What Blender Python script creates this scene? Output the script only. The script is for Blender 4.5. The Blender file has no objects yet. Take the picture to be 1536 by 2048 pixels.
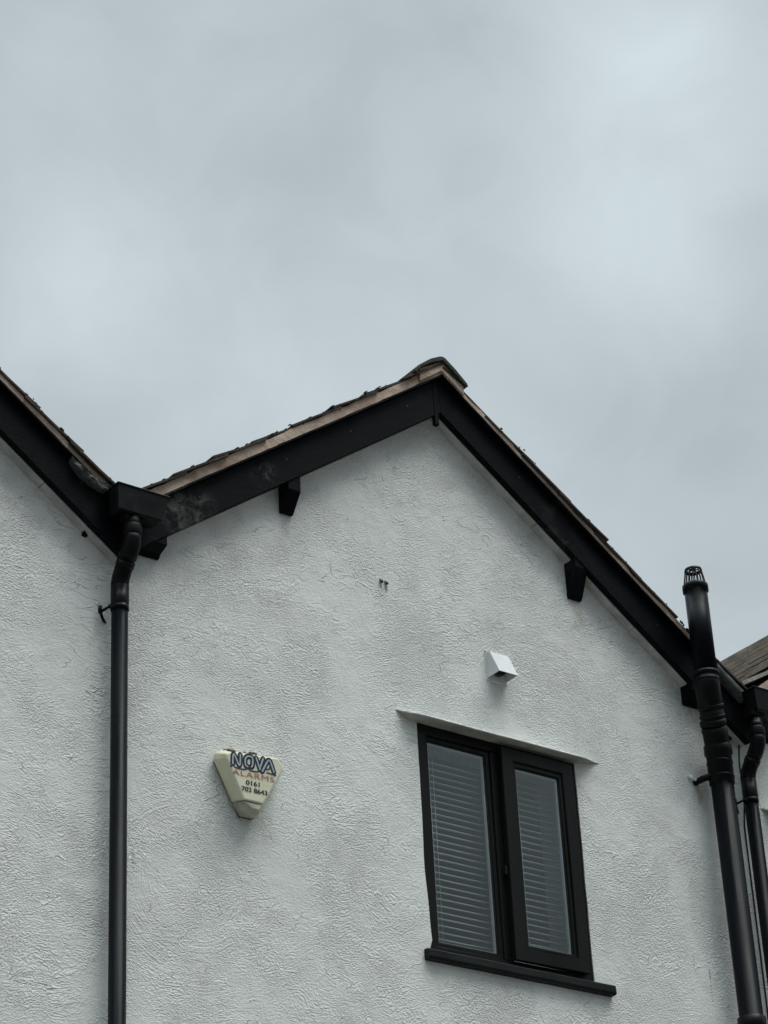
import bpy, math, random
from math import sin, cos, tan, radians, pi
from mathutils import Vector, Matrix, noise as mnoise
from mathutils.geometry import tessellate_polygon

scene = bpy.context.scene
C = scene.collection
random.seed(7)

# ------------------------------------------------------------------ camera
cam_d = bpy.data.cameras.new("camera")
cam = bpy.data.objects.new("camera", cam_d); C.objects.link(cam)
cam_d.sensor_fit = 'AUTO'; cam_d.sensor_width = 36.0
cam_d.lens = 36.0 * 4900 / 2048
cam_d.clip_start = 0.1; cam_d.clip_end = 5000
_r = Vector((0.80840353, -0.58674386, -0.0470678)).normalized()
_w = Vector((0.52983898, 0.6904996, 0.49242356)).normalized()
_u = _r.cross(_w).normalized()
M = Matrix((_r, _u, -_w)).transposed().to_4x4()
M.translation = Vector((0, -7.8, 1.6))
cam.matrix_world = M
scene.camera = cam

# ------------------------------------------------------------------ world (overcast sky)
SUN_EL, SUN_AZ = radians(68), radians(146)       # azimuth clockwise from +Y : front right of the house
world = bpy.data.worlds.new("World"); scene.world = world
world.use_nodes = True
nt = world.node_tree; nt.nodes.clear()
def N(t, typ, **kw):
    n = t.nodes.new(typ)
    for k, v in kw.items(): setattr(n, k, v)
    return n
out = N(nt, 'ShaderNodeOutputWorld')
bg_s = N(nt, 'ShaderNodeBackground'); bg_s.inputs['Strength'].default_value = 0.1
bg_c = N(nt, 'ShaderNodeBackground'); bg_c.inputs['Strength'].default_value = 1.0
sky = N(nt, 'ShaderNodeTexSky', sky_type='NISHITA'); sky.sun_disc = False
sky.sun_elevation = SUN_EL; sky.sun_rotation = SUN_AZ
nt.links.new(sky.outputs[0], bg_s.inputs['Color'])
mix = N(nt, 'ShaderNodeMixShader'); mix.inputs[0].default_value = 0.96
nt.links.new(bg_s.outputs[0], mix.inputs[1]); nt.links.new(bg_c.outputs[0], mix.inputs[2])
nt.links.new(mix.outputs[0], out.inputs['Surface'])
tc = N(nt, 'ShaderNodeTexCoord')
def wn(scale, detail, dist, rough=0.5, sc=(1, 1, 1)):
    mp = N(nt, 'ShaderNodeMapping'); mp.inputs['Scale'].default_value = sc
    nt.links.new(tc.outputs['Generated'], mp.inputs['Vector'])
    n = N(nt, 'ShaderNodeTexNoise'); n.inputs['Scale'].default_value = scale
    n.inputs['Detail'].default_value = detail; n.inputs['Distortion'].default_value = dist
    n.inputs['Roughness'].default_value = rough
    nt.links.new(mp.outputs[0], n.inputs['Vector']); return n.outputs['Fac']
def wm(op, a, b):
    n = N(nt, 'ShaderNodeMath', operation=op)
    for i, v in enumerate((a, b)):
        if isinstance(v, (int, float)): n.inputs[i].default_value = v
        else: nt.links.new(v, n.inputs[i])
    return n.outputs[0]
big = wn(7.0, 2.5, 0.25, 0.45, (1, 1, 1.25))
mid = wn(16.0, 5.0, 0.6, 0.55)
val = wm('ADD', wm('MULTIPLY', wm('SUBTRACT', big, 0.5), 0.26), wm('MULTIPLY', wm('SUBTRACT', mid, 0.5), 0.17))
# soft bright and dark masses of the cloud layer, at directions in the sky
def mass(d, width, amp):
    n = N(nt, 'ShaderNodeVectorMath', operation='DISTANCE')
    nt.links.new(tc.outputs['Generated'], n.inputs[0]); n.inputs[1].default_value = d
    q = wm('DIVIDE', n.outputs['Value'], width)
    e = wm('POWER', 2.71828, wm('MULTIPLY', wm('MULTIPLY', q, q), -1.0))
    return wm('MULTIPLY', e, amp)
for d, wd, am in (((0.404, 0.717, 0.569), 0.040, 0.10), ((0.578, 0.577, 0.578), 0.034, 0.095), ((0.56, 0.535, 0.634), 0.040, 0.11),
                  ((0.512, 0.661, 0.549), 0.10, 0.055), ((0.408, 0.674, 0.616), 0.055, -0.035), ((0.466, 0.589, 0.66), 0.07, -0.05), ((0.45, 0.66, 0.60), 0.035, -0.03), ((0.61, 0.57, 0.55), 0.02, 0.03),
                  ((0.645, 0.614, 0.455), 0.06, -0.05), ((0.50, 0.62, 0.60), 0.05, -0.03)):
    val = wm('ADD', val, mass(d, wd, am))
sep = N(nt, 'ShaderNodeSeparateXYZ'); nt.links.new(tc.outputs['Generated'], sep.inputs[0])
ramp = N(nt, 'ShaderNodeMapRange'); ramp.interpolation_type = 'SMOOTHSTEP'
ramp.inputs['From Min'].default_value = 0.70; ramp.inputs['From Max'].default_value = 0.98
ramp.inputs['To Min'].default_value = 0.0; ramp.inputs['To Max'].default_value = 3.8
nt.links.new(sep.outputs['Z'], ramp.inputs['Value'])
low = N(nt, 'ShaderNodeMapRange'); low.interpolation_type = 'SMOOTHSTEP'    # low sky darkened, most in front, standing in for unseen houses opposite
for k_, v_ in (('From Min', -0.05), ('From Max', 0.42), ('To Min', 0.30), ('To Max', 1.0)): low.inputs[k_].default_value = v_
nt.links.new(wm('ADD', sep.outputs['Z'], wm('MULTIPLY', wm('MINIMUM', sep.outputs['Y'], 0.0), 0.22)), low.inputs['Value'])
lum = wm('MULTIPLY', wm('ADD', wm('ADD', val, 0.555), ramp.outputs[0]), low.outputs[0])
comb = N(nt, 'ShaderNodeCombineXYZ')
nt.links.new(wm('MULTIPLY', lum, 0.918), comb.inputs[0])
nt.links.new(wm('MULTIPLY', lum, 1.04), comb.inputs[1])
nt.links.new(wm('MULTIPLY', lum, 1.095), comb.inputs[2])
nt.links.new(comb.outputs[0], bg_c.inputs['Color'])

sun_d = bpy.data.lights.new("sun", 'SUN'); sun_d.energy = 1.5; sun_d.angle = radians(34)
sun_d.color = (1.0, 0.95, 0.87)
sun = bpy.data.objects.new("sun", sun_d); C.objects.link(sun)
sdir = Vector((sin(SUN_AZ) * cos(SUN_EL), cos(SUN_AZ) * cos(SUN_EL), sin(SUN_EL)))
sun.rotation_euler = sdir.to_track_quat('Z', 'Y').to_euler(); sun.location = (4, -12, 14)

scene.view_settings.view_transform = 'Standard'; scene.view_settings.look = 'None'
scene.view_settings.exposure = 0.0; scene.view_settings.gamma = 1.0
scene.cycles.max_bounces = 6; scene.cycles.transparent_max_bounces = 12

# ------------------------------------------------------------------ materials
class G:
    """small node-graph helper"""
    def __init__(s, name):
        s.m = bpy.data.materials.new(name); s.m.use_nodes = True
        s.t = s.m.node_tree; s.b = s.t.nodes['Principled BSDF']; s.out = s.t.nodes['Material Output']
        s.tc = N(s.t, 'ShaderNodeTexCoord').outputs['Object']
    def L(s, a, b): s.t.links.new(a, b)
    def vec(s, src, scale=(1, 1, 1), rot=(0, 0, 0), loc=(0, 0, 0)):
        m = N(s.t, 'ShaderNodeMapping'); m.inputs['Scale'].default_value = scale
        m.inputs['Rotation'].default_value = rot; m.inputs['Location'].default_value = loc
        s.L(src, m.inputs['Vector']); return m.outputs[0]
    def noise(s, src, scale, detail=3, rough=0.5, dist=0.0, col=False):
        n = N(s.t, 'ShaderNodeTexNoise'); n.inputs['Scale'].default_value = scale
        n.inputs['Detail'].default_value = detail; n.inputs['Roughness'].default_value = rough
        n.inputs['Distortion'].default_value = dist; s.L(src, n.inputs['Vector'])
        return n.outputs['Color'] if col else n.outputs['Fac']
    def math(s, op, a, b=0.0, clamp=False):
        n = N(s.t, 'ShaderNodeMath', operation=op); n.use_clamp = clamp
        for i, v in enumerate((a, b)):
            if isinstance(v, (int, float)): n.inputs[i].default_value = v
            else: s.L(v, n.inputs[i])
        return n.outputs[0]
    def rng(s, v, a, b, c=0.0, d=1.0, smooth=True):
        n = N(s.t, 'ShaderNodeMapRange'); n.interpolation_type = 'SMOOTHSTEP' if smooth else 'LINEAR'
        for k, x in (('From Min', a), ('From Max', b), ('To Min', c), ('To Max', d)): n.inputs[k].default_value = x
        s.L(v, n.inputs['Value']); return n.outputs[0]
    def mixc(s, f, a, b):
        n = N(s.t, 'ShaderNodeMix', data_type='RGBA')
        if isinstance(f, (int, float)): n.inputs[0].default_value = f
        else: s.L(f, n.inputs[0])
        for i, v in ((6, a), (7, b)):
            if isinstance(v, tuple): n.inputs[i].default_value = (*v, 1)
            else: s.L(v, n.inputs[i])
        return n.outputs[2]
    def color(s, c):
        if isinstance(c, tuple): s.b.inputs['Base Color'].default_value = (*c, 1)
        else: s.L(c, s.b.inputs['Base Color'])
    def rough(s, v):
        if isinstance(v, (int, float)): s.b.inputs['Roughness'].default_value = v
        else: s.L(v, s.b.inputs['Roughness'])
    def bump(s, h, dist, strength=1.0):
        n = N(s.t, 'ShaderNodeBump'); n.inputs['Distance'].default_value = dist
        n.inputs['Strength'].default_value = strength
        s.L(h, n.inputs['Height']); s.L(n.outputs[0], s.b.inputs['Normal'])

def simple(name, c1, c2, rough=0.5, scale=8, bump=0.0, bscale=80, spec=None, stretch=(1, 1, 1)):
    g = G(name); v = g.vec(g.tc, stretch)
    n = g.noise(v, scale, 5, 0.6)
    g.color(g.mixc(g.rng(n, 0.35, 0.65), c1, c2))
    g.rough(g.rng(g.noise(v, scale * 2.3, 3), 0.3, 0.7, max(rough - 0.1, 0.05), rough + 0.12))
    if bump: g.bump(g.noise(v, bscale, 4, 0.6), bump)
    if spec is not None: g.b.inputs['Specular IOR Level'].default_value = spec
    return g.m

def wall_material():
    g = G("white_textured_render"); P = g.tc
    # domain warp so that the brushed strokes swirl
    wcol = g.noise(P, 2.2, 2, 0.5, 0, True)
    def warp(amount, src, col):
        a = N(g.t, 'ShaderNodeVectorMath', operation='SUBTRACT'); g.L(col, a.inputs[0]); a.inputs[1].default_value = (.5, .5, .5)
        b = N(g.t, 'ShaderNodeVectorMath', operation='SCALE'); g.L(a.outputs[0], b.inputs[0]); b.inputs['Scale'].default_value = amount
        c = N(g.t, 'ShaderNodeVectorMath', operation='ADD'); g.L(src, c.inputs[0]); g.L(b.outputs[0], c.inputs[1])
        return c.outputs[0]
    Pw = warp(0.22, P, wcol)
    Pw2 = warp(0.05, Pw, g.noise(P, 9, 2, 0.5, 0, True))
    s1 = g.noise(g.vec(Pw2, (84, 60, 165), (0, radians(9), 0)), 1.0, 2.0, 0.5)
    s2 = g.noise(g.vec(Pw2, (78, 60, 150), (0, radians(-42), 0)), 1.0, 2.0, 0.5)
    s3 = g.noise(g.vec(Pw2, (80, 60, 145), (0, radians(64), 0)), 1.0, 2.0, 0.5)
    sel = g.rng(g.noise(P, 3.1, 3, 0.5, 0.6), 0.44, 0.56)
    sel2 = g.rng(g.noise(g.vec(P, loc=(7, 0, 3)), 3.7, 3, 0.5, 0.6), 0.55, 0.62)
    def lerp(f, a, b): return g.math('ADD', g.math('MULTIPLY', a, g.math('SUBTRACT', 1.0, f)), g.math('MULTIPLY', b, f))
    st = lerp(sel2, lerp(sel, s1, s2), s3)
    iso = g.noise(g.vec(Pw2, (1, 1, 1.35)), 115, 2.5, 0.6)
    st = g.math('ADD', g.math('MULTIPLY', st, 0.52), g.math('MULTIPLY', iso, 0.48))
    # arcs left by the float: strokes that follow circles about a few centres
    for (cx, cz, r0, r1, sd) in ((6.86, 6.25, .18, .62, 1), (4.95, 5.15, .12, .55, 3)):
        dv = N(g.t, 'ShaderNodeVectorMath', operation='DISTANCE'); g.L(g.vec(P, (1, 0, 1)), dv.inputs[0]); dv.inputs[1].default_value = (cx, 0, cz)
        D = dv.outputs['Value']
        cv = N(g.t, 'ShaderNodeCombineXYZ'); g.L(g.math('MULTIPLY', D, 135.0), cv.inputs[0])
        vv = N(g.t, 'ShaderNodeVectorMath', operation='SCALE'); g.L(P, vv.inputs[0]); vv.inputs['Scale'].default_value = 11.0
        va = N(g.t, 'ShaderNodeVectorMath', operation='ADD'); g.L(cv.outputs[0], va.inputs[0]); g.L(vv.outputs[0], va.inputs[1])
        arc = g.noise(va.outputs[0], 1.0, 2, 0.5)
        msk = g.math('MULTIPLY', g.math('MULTIPLY', g.rng(D, r0, r0 + .1), g.rng(D, r1, r1 - .22)), g.rng(g.noise(g.vec(P, loc=(sd, 2, sd)), 5.0, 2), 0.46, 0.60))
        st = lerp(g.math('MULTIPLY', msk, 0.42), st, arc)
    amp = g.rng(g.noise(g.vec(P, loc=(3, 1, 8)), 2.1, 5, 0.6, 0.7), 0.36, 0.62, 0.20, 1.0)
    fine = g.noise(g.vec(Pw2, (1, 1, 1.5)), 170, 2, 0.5)
    lump = g.noise(P, 11, 3, 0.5)
    # sparse trowel ridges running in several directions
    ridge = None
    for (rt, lc, frq) in ((14, (11, 2, 5), 4.5), (-38, (1, 7, 2), 5.5), (58, (6, 3, 9), 6.0)):
        tr = g.noise(g.vec(Pw, (frq, 4, frq * 3.4), (0, radians(rt), 0), lc), 1.0, 1.5, 0.4)
        rd_ = g.rng(g.math('ABSOLUTE', g.math('SUBTRACT', tr, 0.5)), 0.0, 0.009, 1.0, 0.0)
        rd_ = g.math('MULTIPLY', rd_, g.rng(g.noise(g.vec(P, loc=lc), 6.5, 2), 0.58, 0.66))
        ridge = rd_ if ridge is None else g.math('MAXIMUM', ridge, rd_)
    h = g.math('MULTIPLY', g.rng(st, 0.36, 0.68, 0, 1), amp)
    h = g.math('ADD', h, g.math('MULTIPLY', g.math('MULTIPLY', fine, 0.45), amp))
    h = g.math('ADD', h, g.math('MULTIPLY', lump, 1.15))
    h = g.math('ADD', h, g.math('MULTIPLY', ridge, 0.9))
    g.bump(h, 0.0050)
    # weathered paint colour
    c = g.mixc(g.rng(g.noise(P, 1.6, 4, 0.55), 0.35, 0.65), (0.755, 0.77, 0.735), (0.825, 0.84, 0.805))
    c = g.mixc(g.math('MULTIPLY', g.rng(g.noise(g.vec(P, loc=(5, 5, 5)), 4.5, 4, 0.6), 0.52, 0.70), 0.55), c, (0.70, 0.675, 0.655))
    c = g.mixc(g.math('MULTIPLY', g.rng(st, 0.50, 0.30), 0.30), c, (0.42, 0.44, 0.43))     # greyer and darker in the hollows of the render
    gr = g.rng(g.noise(g.vec(P, (5.5, 5, 1.1), loc=(2, 0, 1)), 1.0, 5, 0.65), 0.52, 0.74)          # faint vertical rain washes
    c = g.mixc(g.math('MULTIPLY', gr, 0.10), c, (0.50, 0.50, 0.45))
    pk = g.rng(g.noise(g.vec(P, loc=(9, 4, 2)), 7.5, 5, 0.65), 0.60, 0.72)
    c = g.mixc(g.math('MULTIPLY', pk, 0.16), c, (0.62, 0.53, 0.50))
    # fine dark specks
    vo = N(g.t, 'ShaderNodeTexVoronoi'); vo.inputs['Scale'].default_value = 9.0; g.L(g.vec(P, (1, 1, 0.8)), vo.inputs['Vector'])
    spk = g.math('MULTIPLY', g.rng(vo.outputs['Distance'], 0.025, 0.05, 1, 0), g.rng(g.noise(P, 6.0, 2), 0.56, 0.62))
    c = g.mixc(g.math('MULTIPLY', spk, 0.7), c, (0.16, 0.16, 0.14))
    # algae / rain streak marks with shapes of their own
    sx = N(g.t, 'ShaderNodeSeparateXYZ'); g.L(P, sx.inputs[0]); X, Z = sx.outputs['X'], sx.outputs['Z']
    def band(v, c0, w): return g.rng(g.math('ABSOLUTE', g.math('SUBTRACT', v, c0)), 0.0, w, 1, 0)
    wob = g.math('MULTIPLY', g.math('SUBTRACT', g.noise(P, 12, 3), 0.5), 0.04)
    Xw = g.math('ADD', X, wob)
    streak = g.math('MULTIPLY', band(Xw, 4.61, 0.035), g.rng(g.noise(P, 22, 3), 0.42, 0.6))
    streak = g.math('MULTIPLY', streak, g.rng(Z, 6.35, 6.1, 0.0, 1.0))
    c = g.mixc(g.math('MULTIPLY', streak, 0.35), c, (0.46, 0.40, 0.28))
    for (sx_, sz_, rx, rz, k, cc) in ((5.946, 6.762, .009, .026, 1.0, (0.13, 0.12, 0.09)), (5.974, 6.760, .009, .026, 1.0, (0.13, 0.12, 0.09)), (7.12, 6.93, .05, .10, .45, (0.40, 0.39, 0.30)), (5.43, 6.93, .04, .08, .4, (0.42, 0.41, 0.33)), (7.80, 6.56, .06, .09, .45, (0.36, 0.36, 0.26)),
                               (7.79, 6.13, .05, .07, .5, (0.50, 0.46, 0.30)), (4.46, 6.12, .04, .10, .35, (0.48, 0.44, 0.32)), (6.58, 6.39, .05, .07, .25, (0.45, 0.43, 0.40)),
                               (6.14, 4.95, .06, .10, .22, (0.45, 0.46, 0.42)), (7.02, 4.96, .07, .10, .25, (0.45, 0.46, 0.42)), (6.0, 7.30, .22, .16, .12, (0.40, 0.42, 0.34)), (6.45, 7.40, .20, .12, .12, (0.40, 0.42, 0.34)), (8.14, 6.32, .06, .12, .6, (0.42, 0.40, 0.22))):
        e1_ = g.math('DIVIDE', g.math('SUBTRACT', X, sx_), rx); e2_ = g.math('DIVIDE', g.math('SUBTRACT', Z, sz_), rz)
        rr_ = g.math('SQRT', g.math('ADD', g.math('MULTIPLY', e1_, e1_), g.math('MULTIPLY', e2_, e2_)))
        m = g.math('MULTIPLY', g.rng(rr_, 0.3, 1.1, 1, 0), g.rng(g.noise(g.vec(P, (1, 1, .35)), 30, 4, 0.6), 0.36, 0.62))
        c = g.mixc(g.math('MULTIPLY', m, k), c, cc)
    for (x0, z0, z1, k) in ((7.724, 5.10, 5.25, 0.9), (7.634, 5.24, 5.31, 0.7), (4.652, 5.16, 5.26, 0.5)):
        m = g.math('MULTIPLY', band(g.math('ADD', X, g.math('MULTIPLY', wob, 0.35)), x0, 0.006),
                   g.math('MULTIPLY', g.rng(Z, z0 - .01, z0 + .01), g.rng(Z, z1 + .01, z1 - .01)))
        m = g.math('MULTIPLY', m, g.rng(g.noise(P, 90, 2), 0.45, 0.58))
        c = g.mixc(g.math('MULTIPLY', m, k), c, (0.07, 0.075, 0.06))
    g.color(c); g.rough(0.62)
    g.b.inputs['Specular IOR Level'].default_value = 0.35
    return g.m

def board_material():
    g = G("black_painted_board"); P = g.tc
    dust = g.rng(g.noise(P, 2.6, 5, 0.65, 0.8), 0.50, 0.72)
    base = g.mixc(dust, (0.0030, 0.0034, 0.0050), (0.0075, 0.0080, 0.0100))
    # scuffed, chalky patch near the lower end of the middle gable's left board and scattered marks
    d = N(g.t, 'ShaderNodeVectorMath', operation='DISTANCE'); g.L(g.vec(P, (1, 0.2, 1)), d.inputs[0]); d.inputs[1].default_value = (4.86, -0.017, 6.80)
    patch = g.math('MULTIPLY', g.rng(d.outputs['Value'], 0.05, 0.20, 1, 0), g.rng(g.noise(P, 14, 5, 0.7, 1.0), 0.42, 0.66))
    d2 = N(g.t, 'ShaderNodeVectorMath', operation='DISTANCE'); g.L(g.vec(P, (1, 0.2, 1)), d2.inputs[0]); d2.inputs[1].default_value = (5.27, -0.017, 7.10)
    patch2 = g.math('MULTIPLY', g.rng(d2.outputs['Value'], 0.02, 0.10, 1, 0), g.rng(g.noise(P, 18, 5, 0.7, 1.0), 0.48, 0.66))
    d3 = N(g.t, 'ShaderNodeVectorMath', operation='DISTANCE'); g.L(g.vec(P, (1, 0.2, 1)), d3.inputs[0]); d3.inputs[1].default_value = (7.03, -0.017, 7.30)
    patch3 = g.math('MULTIPLY', g.rng(d3.outputs['Value'], 0.04, 0.30, 1, 0), g.rng(g.noise(P, 9, 5, 0.7, 1.0), 0.45, 0.7))
    base = g.mixc(g.math('MULTIPLY', patch, 0.75), base, (0.13, 0.133, 0.122))
    base = g.mixc(g.math('MULTIPLY', patch2, 0.7), base, (0.10, 0.102, 0.10))
    base = g.mixc(g.math('MULTIPLY', patch3, 0.6), base, (0.040, 0.042, 0.044))
    sc = g.noise(g.vec(P, (30, 10, 6), (0, radians(35), 0)), 1, 4, 0.6, 0.5)
    base = g.mixc(g.math('MULTIPLY', g.math('MULTIPLY', g.rng(sc, 0.70, 0.76), g.rng(g.noise(P, 3.0, 2), 0.5, 0.6)), 0.7), base, (0.10, 0.105, 0.10))
    g.color(base); g.rough(g.rng(g.noise(P, 7, 4), 0.3, 0.7, 0.42, 0.62))
    g.bump(g.noise(g.vec(P, (3, 3, 18)), 5, 4, 0.6), 0.0012)
    g.b.inputs['Specular IOR Level'].default_value = 0.065
    return g.m

def tile_material(name, a, b, moss, mossamt):
    g = G(name); P = g.tc
    c = g.mixc(g.rng(g.noise(P, 9, 5, 0.65), 0.35, 0.65), a, b)
    m = g.rng(g.noise(P, 13, 6, 0.7, 0.6), 0.60 - mossamt, 0.70 - mossamt)
    c = g.mixc(g.math('MULTIPLY', m, 0.8), c, moss)
    li = g.rng(g.noise(P, 55, 3, 0.6), 0.66, 0.72)
    c = g.mixc(g.math('MULTIPLY', li, 0.5), c, (0.30, 0.30, 0.26))
    g.color(c); g.rough(0.85); g.bump(g.noise(P, 60, 5, 0.7), 0.006)
    g.b.inputs['Specular IOR Level'].default_value = 0.25
    return g.m

def glass_material():
    g = G("window_glass"); g.t.nodes.remove(g.b)
    tr = N(g.t, 'ShaderNodeBsdfTransparent'); tr.inputs[0].default_value = (0.93, 0.95, 0.95, 1)
    gl = N(g.t, 'ShaderNodeBsdfGlossy'); gl.inputs['Roughness'].default_value = 0.015; gl.inputs[0].default_value = (0.93, 1.0, 0.98, 1)
    fr = N(g.t, 'ShaderNodeFresnel'); fr.inputs['IOR'].default_value = 1.5
    ge = N(g.t, 'ShaderNodeNewGeometry')
    f = g.math('MULTIPLY', g.math('MULTIPLY', fr.outputs[0], 2.5, True), g.math('SUBTRACT', 1.0, ge.outputs['Backfacing']))
    mx = N(g.t, 'ShaderNodeMixShader'); g.L(f, mx.inputs[0]); g.L(tr.outputs[0], mx.inputs[1]); g.L(gl.outputs[0], mx.inputs[2])
    g.L(mx.outputs[0], g.out.inputs['Surface'])
    return g.m

M_WALL = wall_material()
M_BOARD = board_material()
M_SOFFIT = simple("painted_soffit", (0.36, 0.36, 0.33), (0.50, 0.50, 0.47), 0.6, 9, 0.0015, 40)
M_UNDER = simple("grubby_shaded_underside", (0.30, 0.29, 0.25), (0.44, 0.43, 0.38), 0.8, 8, 0.003, 60)  # brown dirt, darkened further with the underside's shade put into the colour
M_MORTAR = simple("brown_mortar", (0.37, 0.265, 0.20), (0.58, 0.46, 0.375), 0.9, 7, 0.006, 55, 0.2)
M_TILE = tile_material("weathered_clay_tile", (0.030, 0.026, 0.022), (0.070, 0.054, 0.042), (0.030, 0.038, 0.020), 0.06)
M_TILE3 = tile_material("grey_brown_roof_tile", (0.27, 0.245, 0.215), (0.42, 0.385, 0.34), (0.10, 0.11, 0.065), -0.01)
M_RIDGE = tile_material("mossy_ridge_tile", (0.035, 0.045, 0.030), (0.060, 0.055, 0.042), (0.018, 0.034, 0.018), 0.12)
M_MOSS = simple("green_moss", (0.030, 0.040, 0.015), (0.085, 0.088, 0.045), 0.95, 40, 0.006, 90, 0.1)
M_LEAD = simple("grey_lead_flashing", (0.030, 0.036, 0.034), (0.075, 0.085, 0.078), 0.6, 14, 0.006, 30, 0.4)
M_PIPE = simple("black_plastic_pipe", (0.0028, 0.0038, 0.0052), (0.005, 0.0065, 0.0085), 0.30, 5, 0.0006, 18, 0.055, (1, 1, 0.15))
M_PIPE2 = simple("black_plastic_fitting", (0.002, 0.0025, 0.003), (0.005, 0.0055, 0.006), 0.42, 6, 0.001, 25, 0.14)
M_FRAME = simple("dark_upvc_frame", (0.0060, 0.0055, 0.0055), (0.0085, 0.0080, 0.0078), 0.4, 4, 0.0004, 40, 0.16, (1, 1, 0.2))
M_SILL = simple("dark_painted_sill", (0.006, 0.008, 0.0085), (0.012, 0.014, 0.014), 0.5, 9, 0.002, 30, 0.15)
M_GASKET = simple("black_gasket", (0.004, 0.004, 0.005), (0.006, 0.006, 0.007), 0.6)
M_SPACER = simple("grey_glazing_spacer", (0.34, 0.36, 0.38), (0.40, 0.42, 0.44), 0.4)
M_GLASS = glass_material()
M_SLAT = simple("blind_slat", (0.50, 0.54, 0.53), (0.58, 0.62, 0.60), 0.45, 2)
M_CORD = simple("blind_cord", (0.55, 0.6, 0.6), (0.6, 0.65, 0.65), 0.7)
M_ROOM = simple("room_wall", (0.25, 0.25, 0.24), (0.3, 0.3, 0.29), 0.9)
M_CREAM = simple("aged_cream_plastic", (0.66, 0.64, 0.455), (0.76, 0.74, 0.56), 0.42, 9, 0.0006, 30)
M_CREAM2 = simple("grimy_cream_plastic", (0.36, 0.355, 0.28), (0.56, 0.55, 0.42), 0.5, 22, 0.001, 30)
M_GRIME = simple("dark_grime", (0.06, 0.055, 0.04), (0.12, 0.11, 0.09), 0.8, 30)
M_NAVY = simple("navy_print", (0.006, 0.018, 0.045), (0.010, 0.026, 0.060), 0.4)
M_PALE = simple("pale_blue_print", (0.40, 0.45, 0.47), (0.48, 0.53, 0.54), 0.4)
M_RED = simple("faded_red_print", (0.36, 0.125, 0.125), (0.46, 0.20, 0.19), 0.45, 40)
M_BLACK = simple("black_print", (0.010, 0.012, 0.012), (0.018, 0.02, 0.02), 0.45)
M_WHITE = simple("white_plastic", (0.62, 0.64, 0.64), (0.72, 0.74, 0.74), 0.4, 6, 0.0004, 30)
M_DARKIN = simple("vent_duct_inside", (0.02, 0.02, 0.02), (0.035, 0.033, 0.03), 0.8)
M_ASPHALT = simple("asphalt", (0.045, 0.045, 0.045), (0.065, 0.064, 0.062), 0.9, 3, 0.01, 90)
M_PAVE = simple("concrete_paving", (0.20, 0.195, 0.185), (0.27, 0.265, 0.25), 0.9, 4, 0.006, 60)
M_TUBE = simple("brown_wall_plug", (0.13, 0.11, 0.075), (0.18, 0.15, 0.10), 0.7)

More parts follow.
